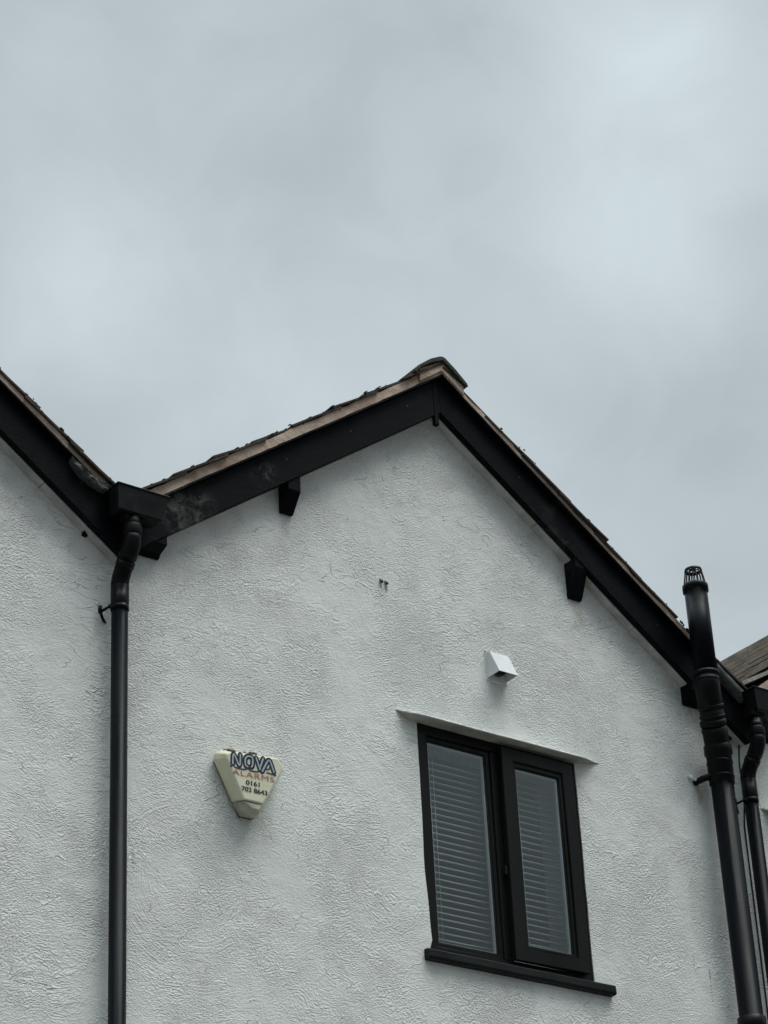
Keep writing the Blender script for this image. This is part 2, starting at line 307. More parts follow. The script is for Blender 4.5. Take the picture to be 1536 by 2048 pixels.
# ------------------------------------------------------------------ mesh builder
class MB:
    def __init__(s): s.v = []; s.f = []; s.mi = []; s.k = 0; s.sm = []
    def add(s, vs, fs, smooth=False):
        o = len(s.v); s.v += [tuple(p) for p in vs]
        for f in fs: s.f.append(tuple(i + o for i in f)); s.mi.append(s.k); s.sm.append(smooth)
        return s
    def box(s, a, b):
        (x0, y0, z0), (x1, y1, z1) = a, b
        return s.hexa([(x0, y0, z0), (x1, y0, z0), (x1, y1, z0), (x0, y1, z0), (x0, y0, z1), (x1, y0, z1), (x1, y1, z1), (x0, y1, z1)])
    def hexa(s, p):  # 0-3 bottom loop, 4-7 top loop
        return s.add(p, [(0, 3, 2, 1), (4, 5, 6, 7), (0, 1, 5, 4), (1, 2, 6, 5), (2, 3, 7, 6), (3, 0, 4, 7)])
    def prism(s, poly, y0, y1):   # poly in XZ (counter-clockwise seen from -Y), extruded along Y
        n = len(poly)
        vs = [(x, y0, z) for x, z in poly] + [(x, y1, z) for x, z in poly]
        fs = [tuple(range(n)), tuple(range(2 * n - 1, n - 1, -1))] + [(i, i + n, (i + 1) % n + n, (i + 1) % n) for i in range(n)]
        return s.add(vs, fs)
    def loft(s, loops, cap=True, smooth=False, closed=True):
        n = len(loops[0]); vs = [p for l in loops for p in l]; fs = []
        for a in range(len(loops) - 1):
            for i in range(n if closed else n - 1):
                j = (i + 1) % n; fs.append((a * n + i, a * n + j, (a + 1) * n + j, (a + 1) * n + i))
        s.add(vs, fs, smooth)
        if cap:
            s.add(loops[0], [tuple(range(n - 1, -1, -1))]); s.add(loops[-1], [tuple(range(n))])
        return s
    def tube(s, path, rad, n=32, cap=True, smooth=True):
        P = [Vector(p) for p in path]; rr = rad if isinstance(rad, (list, tuple)) else [rad] * len(P)
        loops = []; up = None
        for i, p in enumerate(P):
            t = ((P[i + 1] - p).normalized() if i < len(P) - 1 and (P[i+1]-p).length > 1e-7 else Vector()) + ((p - P[i - 1]).normalized() if i and (p-P[i-1]).length > 1e-7 else Vector())
            if t.length < 1e-6: t = Vector((0, 0, 1))
            t.normalize()
            if up is None:
                up = Vector((0, 1, 0)) if abs(t.y) < 0.9 else Vector((1, 0, 0))
            a = (up - t * up.dot(t)).normalized(); b = t.cross(a); up = a
            loops.append([p + (a * cos(2 * pi * k / n) + b * sin(2 * pi * k / n)) * rr[i] for k in range(n)])
        return s.loft(loops, cap, smooth)
    def lathe(s, c, prof, n=40, cap=False):   # profile (r, z) about the vertical axis through c
        loops = [[(c[0] + r * cos(2 * pi * k / n), c[1] + r * sin(2 * pi * k / n), c[2] + z) for k in range(n)] for r, z in prof]
        return s.loft(loops, cap, True)
    def build(s, name, mats, parent=None, bevel=0.0, autos=True):
        me = bpy.data.meshes.new(name); me.from_pydata(s.v, [], s.f)
        for m in (mats if isinstance(mats, (list, tuple)) else [mats]): me.materials.append(m)
        for p, k, sm in zip(me.polygons, s.mi, s.sm): p.material_index = k; p.use_smooth = sm
        import bmesh
        bm = bmesh.new(); bm.from_mesh(me)
        bmesh.ops.remove_doubles(bm, verts=bm.verts, dist=1e-6)
        bmesh.ops.recalc_face_normals(bm, faces=bm.faces); bm.to_mesh(me); bm.free()
        me.update()
        o = bpy.data.objects.new(name, me); C.objects.link(o)
        if parent: o.parent = parent
        if bevel:
            b = o.modifiers.new("bevel", 'BEVEL'); b.width = bevel; b.segments = 2; b.limit_method = 'ANGLE'; b.angle_limit = radians(40)
            b.harden_normals = False
        return o

def thing(name, label, cat, group=None):
    o = bpy.data.objects.new(name, None); C.objects.link(o); o.empty_display_size = 0.2
    o['label'] = label; o['category'] = cat
    if group: o['group'] = group
    return o
def tag(o, label, cat, group=None):
    o['label'] = label; o['category'] = cat
    if group: o['group'] = group
    return o

# ------------------------------------------------------------------ ground
g_ = MB().add([(-600, -600, 0), (600, -600, 0), (600, 600, 0), (-600, 600, 0)], [(0, 1, 2, 3)]).build('ground', M_ASPHALT)
g_['kind'] = 'structure'
pv = MB().box((-2, -2.2, -0.1), (18, -0.02, 0.12)).build('pavement', M_PAVE, None, 0.01)
pv['kind'] = 'structure'

# ------------------------------------------------------------------ house geometry constants
T = radians(36); ST, CT, TT = sin(T), cos(T), tan(T)
ZA = 7.757; ZAG = (ZA, ZA, ZA + (11.0 - 9.91) * TT)                                            # height where the board bottoms meet at an apex
XA = (2.806, 6.293, 11.0)                             # apexes of the three gables
XV = (1.02, 4.55, 8.10, 13.90)                        # valleys / outer eaves
YB0, YB1 = -0.085, -0.05                              # barge board front / back
YU = -0.115                                           # undercloak front
BH = 0.155                                            # board depth
ROOF_D = 3.45; RD = (3.45, 3.45, 6.6)                                         # depth of the roofs

def P3(g, side, u, h, y): return Vector((XA[g] + side * (u * CT + h * ST), y, ZAG[g] - u * ST + h * CT))
def u_apex(h): return -h * TT
def u_at(g, side, x, h): return (abs(x - XA[g]) - h * ST) / CT
def xend(g, side): return XV[g + 1] if side > 0 else XV[g]

house = thing('house', 'white rendered house with three black edged gables and clay tiled roofs', 'house')

# ------------------------------------------------------------------ wall
def wall_top():
    pts = []
    h = 0.12
    for g in (2, 1, 0):
        for side in (1, -1):
            if side > 0 and g == 2: p = P3(g, 1, u_at(g, 1, XV[3] - .1, h), h, 0); pts.append((p.x, p.z))
            if side < 0:
                x = XV[g] + (0.1 if g == 0 else 0)
                p = P3(g, -1, u_at(g, -1, x, h), h, 0); pts.append((p.x, p.z))
            else:
                p = P3(g, 1, u_apex(h), h, 0); pts.append((p.x, p.z))
    return pts
outer = [(XV[0] + .1, 0), (XV[3] - .1, 0)] + wall_top()
W = dict(x0=6.103, x1=7.013, z0=5.075, z1=6.130)      # window opening
def wavy_open(dx, dz, amp=0.004):
    pts = []; x0, x1, z0, z1 = W['x0'] + dx, W['x1'] + dx, W['z0'] + dz, W['z1'] + dz
    def nz(a, b): return amp * mnoise.noise(Vector((a * 7, b * 7, 1.3)))
    n = 24
    for i in range(n): t = i / n; pts.append((x0 + (x1 - x0) * t, z0))
    for i in range(n):
        t = i / n; z = z0 + (z1 - z0) * t; pts.append((x1 + nz(x1, z) + 0.001, z))
    for i in range(n): t = i / n; pts.append((x1 + (x0 - x1) * t, z1))
    for i in range(n):
        t = i / n; z = z1 + (z0 - z1) * t; e = (z - z0)
        b = 0.020 * max(0, 1 - abs(e - 0.03) / 0.30) ** 1.3
        pts.append((x0 + nz(x0, z) - 0.001 + b, z))
    return pts
W2 = (2.21, -0.012)                                  # second window (beyond the right edge of the picture)
holes = [wavy_open(0, 0), wavy_open(*W2)]
def make_wall():
    polys = [[Vector((x, z, 0)) for x, z in outer]] + [[Vector((x, z, 0)) for x, z in h[::-1]] for h in holes]
    tris = tessellate_polygon(polys); flat = [p for pl in polys for p in pl]
    b = MB()
    b.add([(p.x, 0, p.y) for p in flat], [t for t in tris])
    b.add([(p.x, 0.28, p.y) for p in flat], [t for t in tris])
    for pl in polys:
        n = len(pl)
        for i in range(n):
            p, q = pl[i], pl[(i + 1) % n]
            b.add([(p.x, 0, p.y), (q.x, 0, q.y), (q.x, 0.28, q.y), (p.x, 0.28, p.y)], [(0, 1, 2, 3)])
    # side and back walls
    b.box((XV[0] + .1, 0.281, 0), (XV[0] + .38, 7.0, 6.4)); b.box((XV[3] - .38, 0.281, 0), (XV[3] - .1, 7.0, 6.4))
    b.box((XV[0] + .381, 6.72, 0), (XV[3] - .381, 7.0, 6.4))
    return b.build('wall', M_WALL, house)
make_wall()
# floor / ceiling so the room behind the glass is closed
rm = MB(); rm.box((XV[0] + .385, .285, 3.5), (XV[3] - .385, 6.7, 3.6)); rm.box((XV[0] + .385, .285, 6.33), (XV[3] - .385, 6.7, 6.4))
rm.box((XV[0] + .385, 2.6, 3.601), (XV[3] - .385, 2.7, 6.329))
rm.build('room_lining', M_ROOM, house)

# drip hood: render swept out over the window head
def hood(dx, dz):
    x0, x1 = 5.990, 7.165; n = 60; loops = []
    for i in range(n + 1):
        t = i / n; x = x0 + (x1 - x0) * t
        def K(q):
            e0 = min(1, max(0, (x - x0 - .05 * q) / (0.075 + .42 * q))); e1 = min(1, max(0, (x1 - x - .05 * q) / (0.16 + .40 * q)))
            return (e0 * e0 * (3 - 2 * e0)) * (e1 * e1 * (3 - 2 * e1))
        k = K(0)
        w = mnoise.noise(Vector((x * 9, 2, dx))) * 0.0035
        zf = 6.130 + (1 - k) * 0.028 + w + 0.5 * w * mnoise.noise(Vector((x * 40, 0, 0)))
        zu = min(6.1285, zf - 0.002) if 6.09 < x < 7.03 else zf - 0.004
        d = .066 * k + .001
        prof = [(0.02, zu), (-d + .004, zf - 0.002), (-d, zf), (-d + .001, zf + .008)]
        for q in (.03, .25, .5, .75, 1.0):
            prof.append((-(.064 * k * (1 - q)) + .003 * q, zf + .010 + (.032 * q) * k))
        loops.append([(x + dx, y, z + dz) for y, z in prof])
    b = MB(); n_ = len(loops[0])
    b.k = 0; b.loft([l[2:] for l in loops], False, True, closed=False)
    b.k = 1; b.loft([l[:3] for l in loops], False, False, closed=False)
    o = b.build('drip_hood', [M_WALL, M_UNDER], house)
    return o
hood(0, 0); hood(*W2)

# ------------------------------------------------------------------ window
def frame_ring(b, x0, x1, z0, z1, w, y0, y1):
    wl, wr, wb, wt = w
    b.hexa([(x0, y0, z0), (x1, y0, z0), (x1, y1, z0), (x0, y1, z0), (x0 + wl, y0, z0 + wb), (x1 - wr, y0, z0 + wb), (x1 - wr, y1, z0 + wb), (x0 + wl, y1, z0 + wb)])
    b.hexa([(x0 + wl, y0, z1 - wt), (x1 - wr, y0, z1 - wt), (x1 - wr, y1, z1 - wt), (x0 + wl, y1, z1 - wt), (x0, y0, z1), (x1, y0, z1), (x1, y1, z1), (x0, y1, z1)])
    b.hexa([(x0, y0, z0), (x0 + wl, y0, z0 + wb), (x0 + wl, y1, z0 + wb), (x0, y1, z0), (x0, y0, z1), (x0 + wl, y0, z1 - wt), (x0 + wl, y1, z1 - wt), (x0, y1, z1)])
    b.hexa([(x1 - wr, y0, z0 + wb), (x1, y0, z0), (x1, y1, z0), (x1 - wr, y1, z0 + wb), (x1 - wr, y0, z1 - wt), (x1, y0, z1), (x1, y1, z1), (x1 - wr, y1, z1 - wt)])
def glazing(win, x0, x1, z0, z1, y):
    s = MB(); w = 0.009
    frame_ring(s, x0 + .001, x1 - .001, z0 + .001, z1 - .001, (w,) * 4, y + .006, y + .018)
    k = MB(); frame_ring(k, x0 - .004, x1 + .004, z0 - .004, z1 + .004, (.0075,) * 4, y - .004, y + .004)
    pane = MB().box((x0 - .003, y, z0 - .003), (x1 + .003, y + .004, z1 + .003)).build('glass_pane', M_GLASS, win)
    s.build('glazing_spacer', M_SPACER, win); k.build('gasket', M_GASKET, win)
def window(dx, dz):
    win = bpy.data.objects.new('window', None); C.objects.link(win); win.parent = house
    X0, X1, Z0, Z1 = 6.096 + dx, 7.020 + dx, 5.040 + dz, 6.136 + dz
    y0 = 0.006
    # outer frame with a stepped inner rebate
    f = MB(); frame_ring(f, X0, X1, Z0, Z1, (.056, .056, .060, .056), y0, .07)
    f.box((6.517 + dx, y0 + .0005, Z0 + .06), (6.570 + dx, .07, Z1 - .056))                       # centre mullion
    f.build('window_frame', M_FRAME, win, 0.004)
    bead = MB(); frame_ring(bead, 6.152 + dx, 6.517 + dx, 5.100 + dz, 6.080 + dz, (.014, .024, .022, .022), y0 + .010, .06)
    bead.build('glazing_bead', M_FRAME, win, 0.003)
    glazing(win, 6.166 + dx, 6.493 + dx, 5.122 + dz, 6.058 + dz, .024)
    # right hand casement standing proud of the frame
    s = MB(); frame_ring(s, 6.556 + dx, 6.972 + dx, 5.103 + dz, 6.104 + dz, (.066, .062, .060, .062), -.028, .004)
    s.build('casement_sash', M_FRAME, win, 0.005)
    s2 = MB(); frame_ring(s2, 6.622 + dx, 6.910 + dx, 5.163 + dz, 6.042 + dz, (.012, .018, .012, .022), -.020, .004)
    s2.build('glazing_bead', M_FRAME, win, 0.003)
    glazing(win, 6.634 + dx, 6.892 + dx, 5.175 + dz, 6.020 + dz, -.010)
    # hinge hardware in the gap
    hg = MB(); hg.box((6.538 + dx, -.016, 5.49 + dz), (6.551 + dx, .004, 5.53 + dz)); pass
    hg.build('hinge', M_SILL, win, 0.002)
    # sill
    sl = MB(); x0, x1 = 6.072 + dx, 7.108 + dx
    sl.loft([[(x, .05, 5.076 + dz), (x, -.024, 5.070 + dz + w), (x, -.034, 5.065 + dz + w), (x, -.036, 5.032 + dz + w), (x, -.030, 5.024 + dz + w), (x, .05, 5.020 + dz)]
             for x, w in [(x0 + (x1 - x0) * i / 14, .0018 * mnoise.noise(Vector((i * .6, 3, 1)))) for i in range(15)]], True)
    sl.build('window_sill', M_SILL, win, 0.003)
window(0, 0); window(*W2)

def blind(x0, x1, z0, z1, side, label):
    t = thing('venetian_blind', label, 'blind', 'venetian blinds behind the window glass')
    b = MB(); n = int((z1 - .10 - z0) / .0305)
    y = 0.105; a = radians(-14)
    for i in range(n + 1):
        z = z0 + i * .0305 + random.uniform(-.0006, .0006); loops = []
        for k in range(5):
            q = (k / 4 - .5) * .026; c = .0016 * (1 - (2 * k / 4 - 1) ** 2)
            loops.append((q * cos(a) + c * sin(a), -q * sin(a) + c * cos(a)))
        th = .0009
        L = [(y + q[0], z + q[1] + th * (2.6 if i_ == 0 else 1)) for i_, q in enumerate(loops)] + [(y + q[0], z + q[1] - th) for q in loops[::-1]]
        s = random.uniform(-.0005, .0005)
        s2 = random.uniform(-.0014, .0014); b.loft([[(x0, yy, zz + s) for yy, zz in L], [((x0 + x1) / 2, yy, zz + s2) for yy, zz in L], [(x1, yy, zz - s) for yy, zz in L]], True)
    b.build('slats', M_SLAT, t)
    MB().box((x0 - .005, y - .016, z1 - .045), (x1 + .005, y + .016, z1)).build('headrail', M_SLAT, t, .002)
    MB().box((x0, y - .013, z0 - .03), (x1, y + .013, z0 - .018)).build('bottom_rail', M_SLAT, t, .002)
    for x in side:
        MB().tube([(x, y - .018, z0 - .02), (x, y - .018, z1 - .04)], .0011, 8).build('cord', M_CORD, t)
blind(6.130, 6.520, 5.085, 6.13, (6.225, 6.247), 'pale venetian blind behind the wider fixed left pane of the window')
blind(6.585, 6.965, 5.085, 6.13, (6.712, 6.728), 'pale venetian blind behind the narrower opening right pane of the window')

# ------------------------------------------------------------------ rakes: boards, soffits, undercloak, mortar, tiles
def rake_prism(b, g, side, h0, h1, y0, y1, x_from=None, x_to=None, n=1, rough=0.0, seed=0):
    x1 = xend(g, side) if x_to is None else x_to
    def U(h, end):
        if end: return u_at(g, side, x1, h)
        return u_apex(h) if x_from is None else u_at(g, side, x_from, h)
    loops = []
    for i in range(n + 1):
        t = i / n; L = []
        for (h, y) in ((h0, y0), (h1, y0), (h1, y1), (h0, y1)):
            u = U(h, 0) * (1 - t) + U(h, 1) * t
            dh = dy = 0
            if rough:
                v = Vector((u * 5, seed + h * 30, y * 9)); dh = rough * mnoise.noise(v * 1.0) + .5 * rough * mnoise.noise(v * 4.1)
                dy = rough * mnoise.noise(v * 2.3 + Vector((9, 9, 9)))
            L.append(P3(g, side, u, h + dh, y + dy))
        loops.append(L)
    return b.loft(loops, True)

MH = {-1: .038, 1: .023}                              # thickness of bedding mortar left / right of each apex
for g in range(3):
    for side in (-1, 1):
        bd = MB(); rake_prism(bd, g, side, 0, BH, YB0, YB1, n=1)
        ob = bd.build('barge_board', M_BOARD, house, 0.003)
        so = MB()
        # soffit lining in lengths with small steps between them
        L0, L1 = XA[g], xend(g, side) + (.22 if side < 0 else 0); xs = [L0]
        while abs(xs[-1] - L1) > .75: xs.append(xs[-1] + side * random.uniform(.42, .62))
        xs.append(L1 - side * 0.0)
        for i in range(len(xs) - 1):
            dj = random.uniform(-.002, .002)
            rake_prism(so, g, side, (-0.004 if side > 0 else .006) + dj, .022, YB1 + .0005, 0.004, x_from=xs[i] + (side * .002 if i else 0), x_to=xs[i + 1] - side * .002)
        so.build('soffit', M_SOFFIT, house, 0.0015)
        uc = MB(); rake_prism(uc, g, side, BH + .0005, BH + .009, YU, 0.1, n=40, rough=.0016, seed=g * 3 + side)
        uc.build('undercloak', M_BOARD, house)
        mo = MB(); rake_prism(mo, g, side, BH + .0095, BH + .0095 + MH[side] + .004, YU + .003, -.03, n=140, rough=.0055, seed=g * 7 + side + 20)
        mo.build('verge_mortar', M_MORTAR, house)
# screws on the boards
for g, side, us in ((1, -1, (.18, .60, 1.05, 1.62)), (1, 1, (.5, 1.5)), (0, 1, (1.2,))):
    for u in us:
        p = P3(g, side, u, .095, YB0)
        MB().tube([(p.x, YB0 + .002, p.z), (p.x, YB0 - .0015, p.z)], .0052, 12).build('screw', M_GASKET, house)
# vertical cover post at the apexes
for g in range(3):
    x = XA[g] - .028
    MB().prism([(x - .012, ZAG[g] - .076), (x + .013, ZAG[g] - .076), (x + .013, ZAG[g] + BH / CT - .02), (x - .012, ZAG[g] + BH / CT - .02)], YB0 - .0035, YB0 + .020).build('apex_post', M_BOARD, house, .003)

def tiles(g, side, mat, y0, y1, tilew, roll, name='roof_tiles', seed=1):
    """courses of slabs, each overlapping the next lower one"""
    rnd = random.Random(seed * 11 + g * 5 + side)
    b = MB(); expo, ln, th, lift = (.262, .335, .0095, .0095) if g < 2 else (.40, .48, .019, .043)
    hb = BH + .0095 + MH[side] - (.004 if side > 0 else 0)
    umax = u_at(g, side, xend(g, side), hb) - .02
    u = umax; course = 0
    while u > u_apex(hb) + .02:
        nt_ = int(round((y1 - y0) / tilew)); 
        for k in range(nt_):
            ya = y0 + k * tilew + (0 if k == 0 else .0008); yb = y0 + (k + 1) * tilew - .0008
            ja = rnd.uniform(-.006, .006); jh = rnd.uniform(-.003, .004) if k == 0 else rnd.uniform(-.001, .001)
            jt = rnd.uniform(0, .010) if k == 0 else 0
            if roll: jh *= .3; jt = 0
            if k == 0: ya += rnd.uniform(-.012, .014)
            ul = u + ja; uu = max(u - ln, u_apex(hb) - .005)
            ny = 12 if roll else 3; loops_t = []
            cols = []
            for i in range(ny + 1):
                f = i / ny; y = ya + (yb - ya) * f
                r = roll * min(1, max(0, sin(pi * min(1, f / .66))) * 1.6) if roll else 0
                cols.append((y, r))
            rows = []
            for (uu_, hh) in ((uu, hb + .001), ((uu + ul) / 2, hb + lift * .5 + .002 + rnd.uniform(-.001, .001)), (ul, hb + lift + jh + jt)):
                rows.append([(uu_, y, hh + r) for y, r in cols])
            n = len(cols)
            top = [P3(g, side, a + (rnd.uniform(-.003, .003) if ri == 2 else 0), h + th, y) for ri, rw in enumerate(rows) for a, y, h in rw]
            bot = [P3(g, side, a, h, y) for rw in rows for a, y, h in rw]
            N_ = len(top); fs = []
            for r_ in range(2):
                for i in range(n - 1):
                    q = (r_ * n + i, r_ * n + i + 1, (r_ + 1) * n + i + 1, (r_ + 1) * n + i)
                    fs.append(q); fs.append(tuple(N_ + x for x in q[::-1]))
            for i in range(n - 1):
                fs.append((i, N_ + i, N_ + i + 1, i + 1)); a = 2 * n + i; fs.append((a, a + 1, N_ + a + 1, N_ + a))
            for r_ in range(2):
                a, c = r_ * n, (r_ + 1) * n; fs.append((a, c, N_ + c, N_ + a))
                a, c = a + n - 1, c + n - 1; fs.append((a, N_ + a, N_ + c, c))
            b.add(top + bot, fs)
        u -= expo; course += 1
    return b.build(name, mat, house)
for g in range(3):
    for side in (-1, 1):
        if g == 2: tiles(g, side, M_TILE3, YU - .010, RD[g], .30, 0)
        else: tiles(g, side, M_TILE, YU - .010, ROOF_D, .33, .0)

# roof underlay planes closing the roofs from below and behind
for g in range(3):
    rl = MB()
    for side in (-1, 1):
        rake_prism(rl, g, side, BH - .04, BH - .004, .10, RD[g] - .02)
    rl.build('roof_deck', M_ROOM, house)
    a = P3(g, -1, u_at(g, -1, XV[g], .1), .1, 0); c = P3(g, 1, u_at(g, 1, XV[g + 1], .1), .1, 0)
    MB().prism([(a.x, 6.0), (c.x, 6.0), (c.x, c.z), (XA[g], ZAG[g] + .1 / CT), (a.x, a.z)], RD[g] - .10, RD[g] - .03).build('rear_gable', M_WALL, house)
# ridge tiles
for g in range(3):
    rd = random.Random(g + 3); y = YU - .028; first = True
    zb = ZAG[g] + (BH + .0095 + .034) / CT + (.022 if g < 2 else .075)
    while y < (3.2 if g < 2 else 2.3):
        L = .20 if first else .45; b = MB(); j = rd.uniform(-.004, .004); xa = XA[g] - .008 + j
        loops = []
        for yy in (y, y + L - .004):
            o = [(-.176, -.126), (-.174, -.108), (-.150, -.082), (-.075, -.020), (-.016, .012), (0, .016), (.016, .012), (.077, -.034), (.140, -.090), (.147, -.106)]
            i_ = [(.132, -.108), (.070, -.058), (0, -.006), (-.075, -.044), (-.148, -.100), (-.160, -.128)]
            loops.append([(xa + px, yy, zb + pz + (.002 if first else -.045) + .0015 * mnoise.noise(Vector((px * 30, yy * 5, g)))) for px, pz in o + i_])
        b.loft(loops, True).build('ridge_tile', M_RIDGE, house, .003)
        if first:
            m = MB(); lo = []
            base_z = ZAG[g] + (BH + .012) / CT
            for yy, sc in ((y + .016, 1.0), (y + .19, 1.0)):
                pr = [(-.135, -.088), (-.10, -.066), (-.05, -.036), (0, -.006), (.05, -.044), (.10, -.082), (.128, -.106)]
                bt = [(.128, base_z - zb - .128 * TT + .004), (.0, base_z - zb + .008), (-.135, base_z - zb - .135 * TT + .004)]
                lo.append([(xa + px + .002 * mnoise.noise(Vector((px * 40, 1, 1))), yy + .004 * mnoise.noise(Vector((px * 25, 3, 1))), zb + pz) for px, pz in pr + bt])
            m.loft(lo, True).build('ridge_mortar', M_MORTAR, house)
        y += L; first = False

# moss and debris along verges and ridge
def moss(g, side, n, u0, u1, seed, size=.012):
    r = random.Random(seed); b = MB()
    for i in range(n):
        u = r.uniform(u0, u1); frac = ((u_at(g, side, xend(g, side), .2) - u) % .262) / .262
        h = BH + .0095 + MH[side] + .0125 + .012 * (1 - frac) + r.uniform(-.004, .004)
        y = YU + r.uniform(-.012, .05); c = P3(g, side, u, h, y); s = size * r.uniform(.35, 1.0)
        ex = r.uniform(1, 2.4)
        loops = []
        for k in range(1, 4):
            a = pi * k / 4
            loops.append([(c.x + side * 0 + s * ex * cos(a) * CT * (1 if side > 0 else 1), c.y + s * sin(a) * cos(2 * pi * q / 6) * r.uniform(.7, 1.2), c.z - side * s * ex * cos(a) * ST + .55 * s * sin(a) * sin(2 * pi * q / 6) * r.uniform(.7, 1.3)) for q in range(6)])
        b.loft(loops, True, False)
    o = b.build('moss', M_MOSS, house); o['kind'] = 'stuff'; return o
moss(1, -1, 90, 0.25, 2.05, 5); moss(1, 1, 110, 0.2, 2.1, 6, .008); moss(0, 1, 90, 0.6, 2.05, 8, .010); moss(0, -1, 30, .3, 2, 9); moss(2, -1, 60, .3, 2.0, 12, .012); moss(2, 1, 30, .3, 2, 14)

# lead / cement pieces closing the lower verge ends
def lead():
    b = MB(); top = [(4.285, 6.872), (4.305, 6.854), (4.345, 6.826), (4.395, 6.802), (4.440, 6.792), (4.492, 6.778)]
    bot = [(4.285, 6.852), (4.302, 6.828), (4.330, 6.800), (4.380, 6.772), (4.425, 6.757), (4.492, 6.750)]
    loops = []; n = 30
    def at(L, t):
        q = t * (len(L) - 1); i = min(int(q), len(L) - 2); f = q - i
        return Vector(L[i]).lerp(Vector(L[i + 1]), f)
    for i in range(n + 1):
        a_, c_ = at(top, i / n), at(bot, i / n); L = []
        for k in range(7):
            p = a_.lerp(c_, k / 6); w = .014 * mnoise.noise(Vector((p.x * 26, p.y * 26, 4))) + .006 * mnoise.noise(Vector((p.x * 70, p.y * 70, 9)))
            edge = .006 if k in (0, 6) else 0
            L.append((p.x, -.120 - w + edge, p.y + .004 * mnoise.noise(Vector((p.x * 50, 2, k)))))
        L += [(c_.x, -.08, c_.y), (a_.x, -.08, a_.y)]
        loops.append(L)
    return b.loft(loops, True, False).build('lead_flashing', M_LEAD, house)
lead()
b = MB(); loops = []
for i in range(13):
    t = i / 12; x = 7.90 + .165 * t; zt = 6.822 - .118 * t + .008 * mnoise.noise(Vector((x * 14, 5, 1)))
    loops.append([(x, -.119 + .01 * mnoise.noise(Vector((x * 30, 1, 1))), zt - .060), (x, -.128 + .012 * mnoise.noise(Vector((x * 30, 4, 1))), zt - .030), (x, -.126, zt - .008), (x, -.112, zt), (x, -.03, zt - .004), (x, -.03, zt - .06)])
b.loft(loops, True, True).build('lead_flashing', M_LEAD, house)
# valley boards closing the black V behind each hopper
for v in (1, 2):
    x = XV[v]; z = ZAG[v - 1] - abs(x - XA[v - 1]) * TT
    MB().prism([(x - .012, z + .02), (x + .012, z + .02), (x + .17, z + .17), (x + .17, z + .215), (x - .17, z + .215), (x - .17, z + .17)], YB1 + .002, .0 - .002).build('valley_board', M_BOARD, house)
    MB().prism([(x - .13, z + .20), (x + .13, z + .20), (x + .26, z + .285), (x - .26, z + .285)], -.04, ROOF_D - .3).build('valley_gutter', M_LEAD, house)

# ------------------------------------------------------------------ corbels (purlin ends)
def corbel(x0, x1, g, drop_front, drop_wall, zoff=0):
    xm = (x0 + x1) / 2
    def zb(x): return ZAG[g] - abs(x - XA[g]) * TT
    zt = lambda x: zb(x) + .03
    zw = zb(xm) - drop_wall; zf = zb(xm) - drop_front; yf = -.080
    prof = [(yf, None), (yf, zf), (-.022, zw + .012), (-.010, zw), (.01, zw)]
    b = MB(); L = []
    for x in (x0, x1):
        L.append([(x, yf, zt(x)), (x, yf, zf), (x, -.026, zw + .016), (x, -.016, zw), (x, .01, zw), (x, .01, zt(x))])
    b.loft(L, True)
    return b.build('corbel', M_BOARD, house, .003)
for g in range(3):
    X = XA[g]
    corbel(X - .896, X - .829, g, .058, .147)
    corbel(X + .773, X + .852, g, .022, .165)
corbel(4.640, 4.766, 1, .000, .036); corbel(7.752, 7.880, 1, .000, .052); corbel(4.398, 4.430, 0, -.012, .010); corbel(8.19, 8.32, 2, .0, .036)

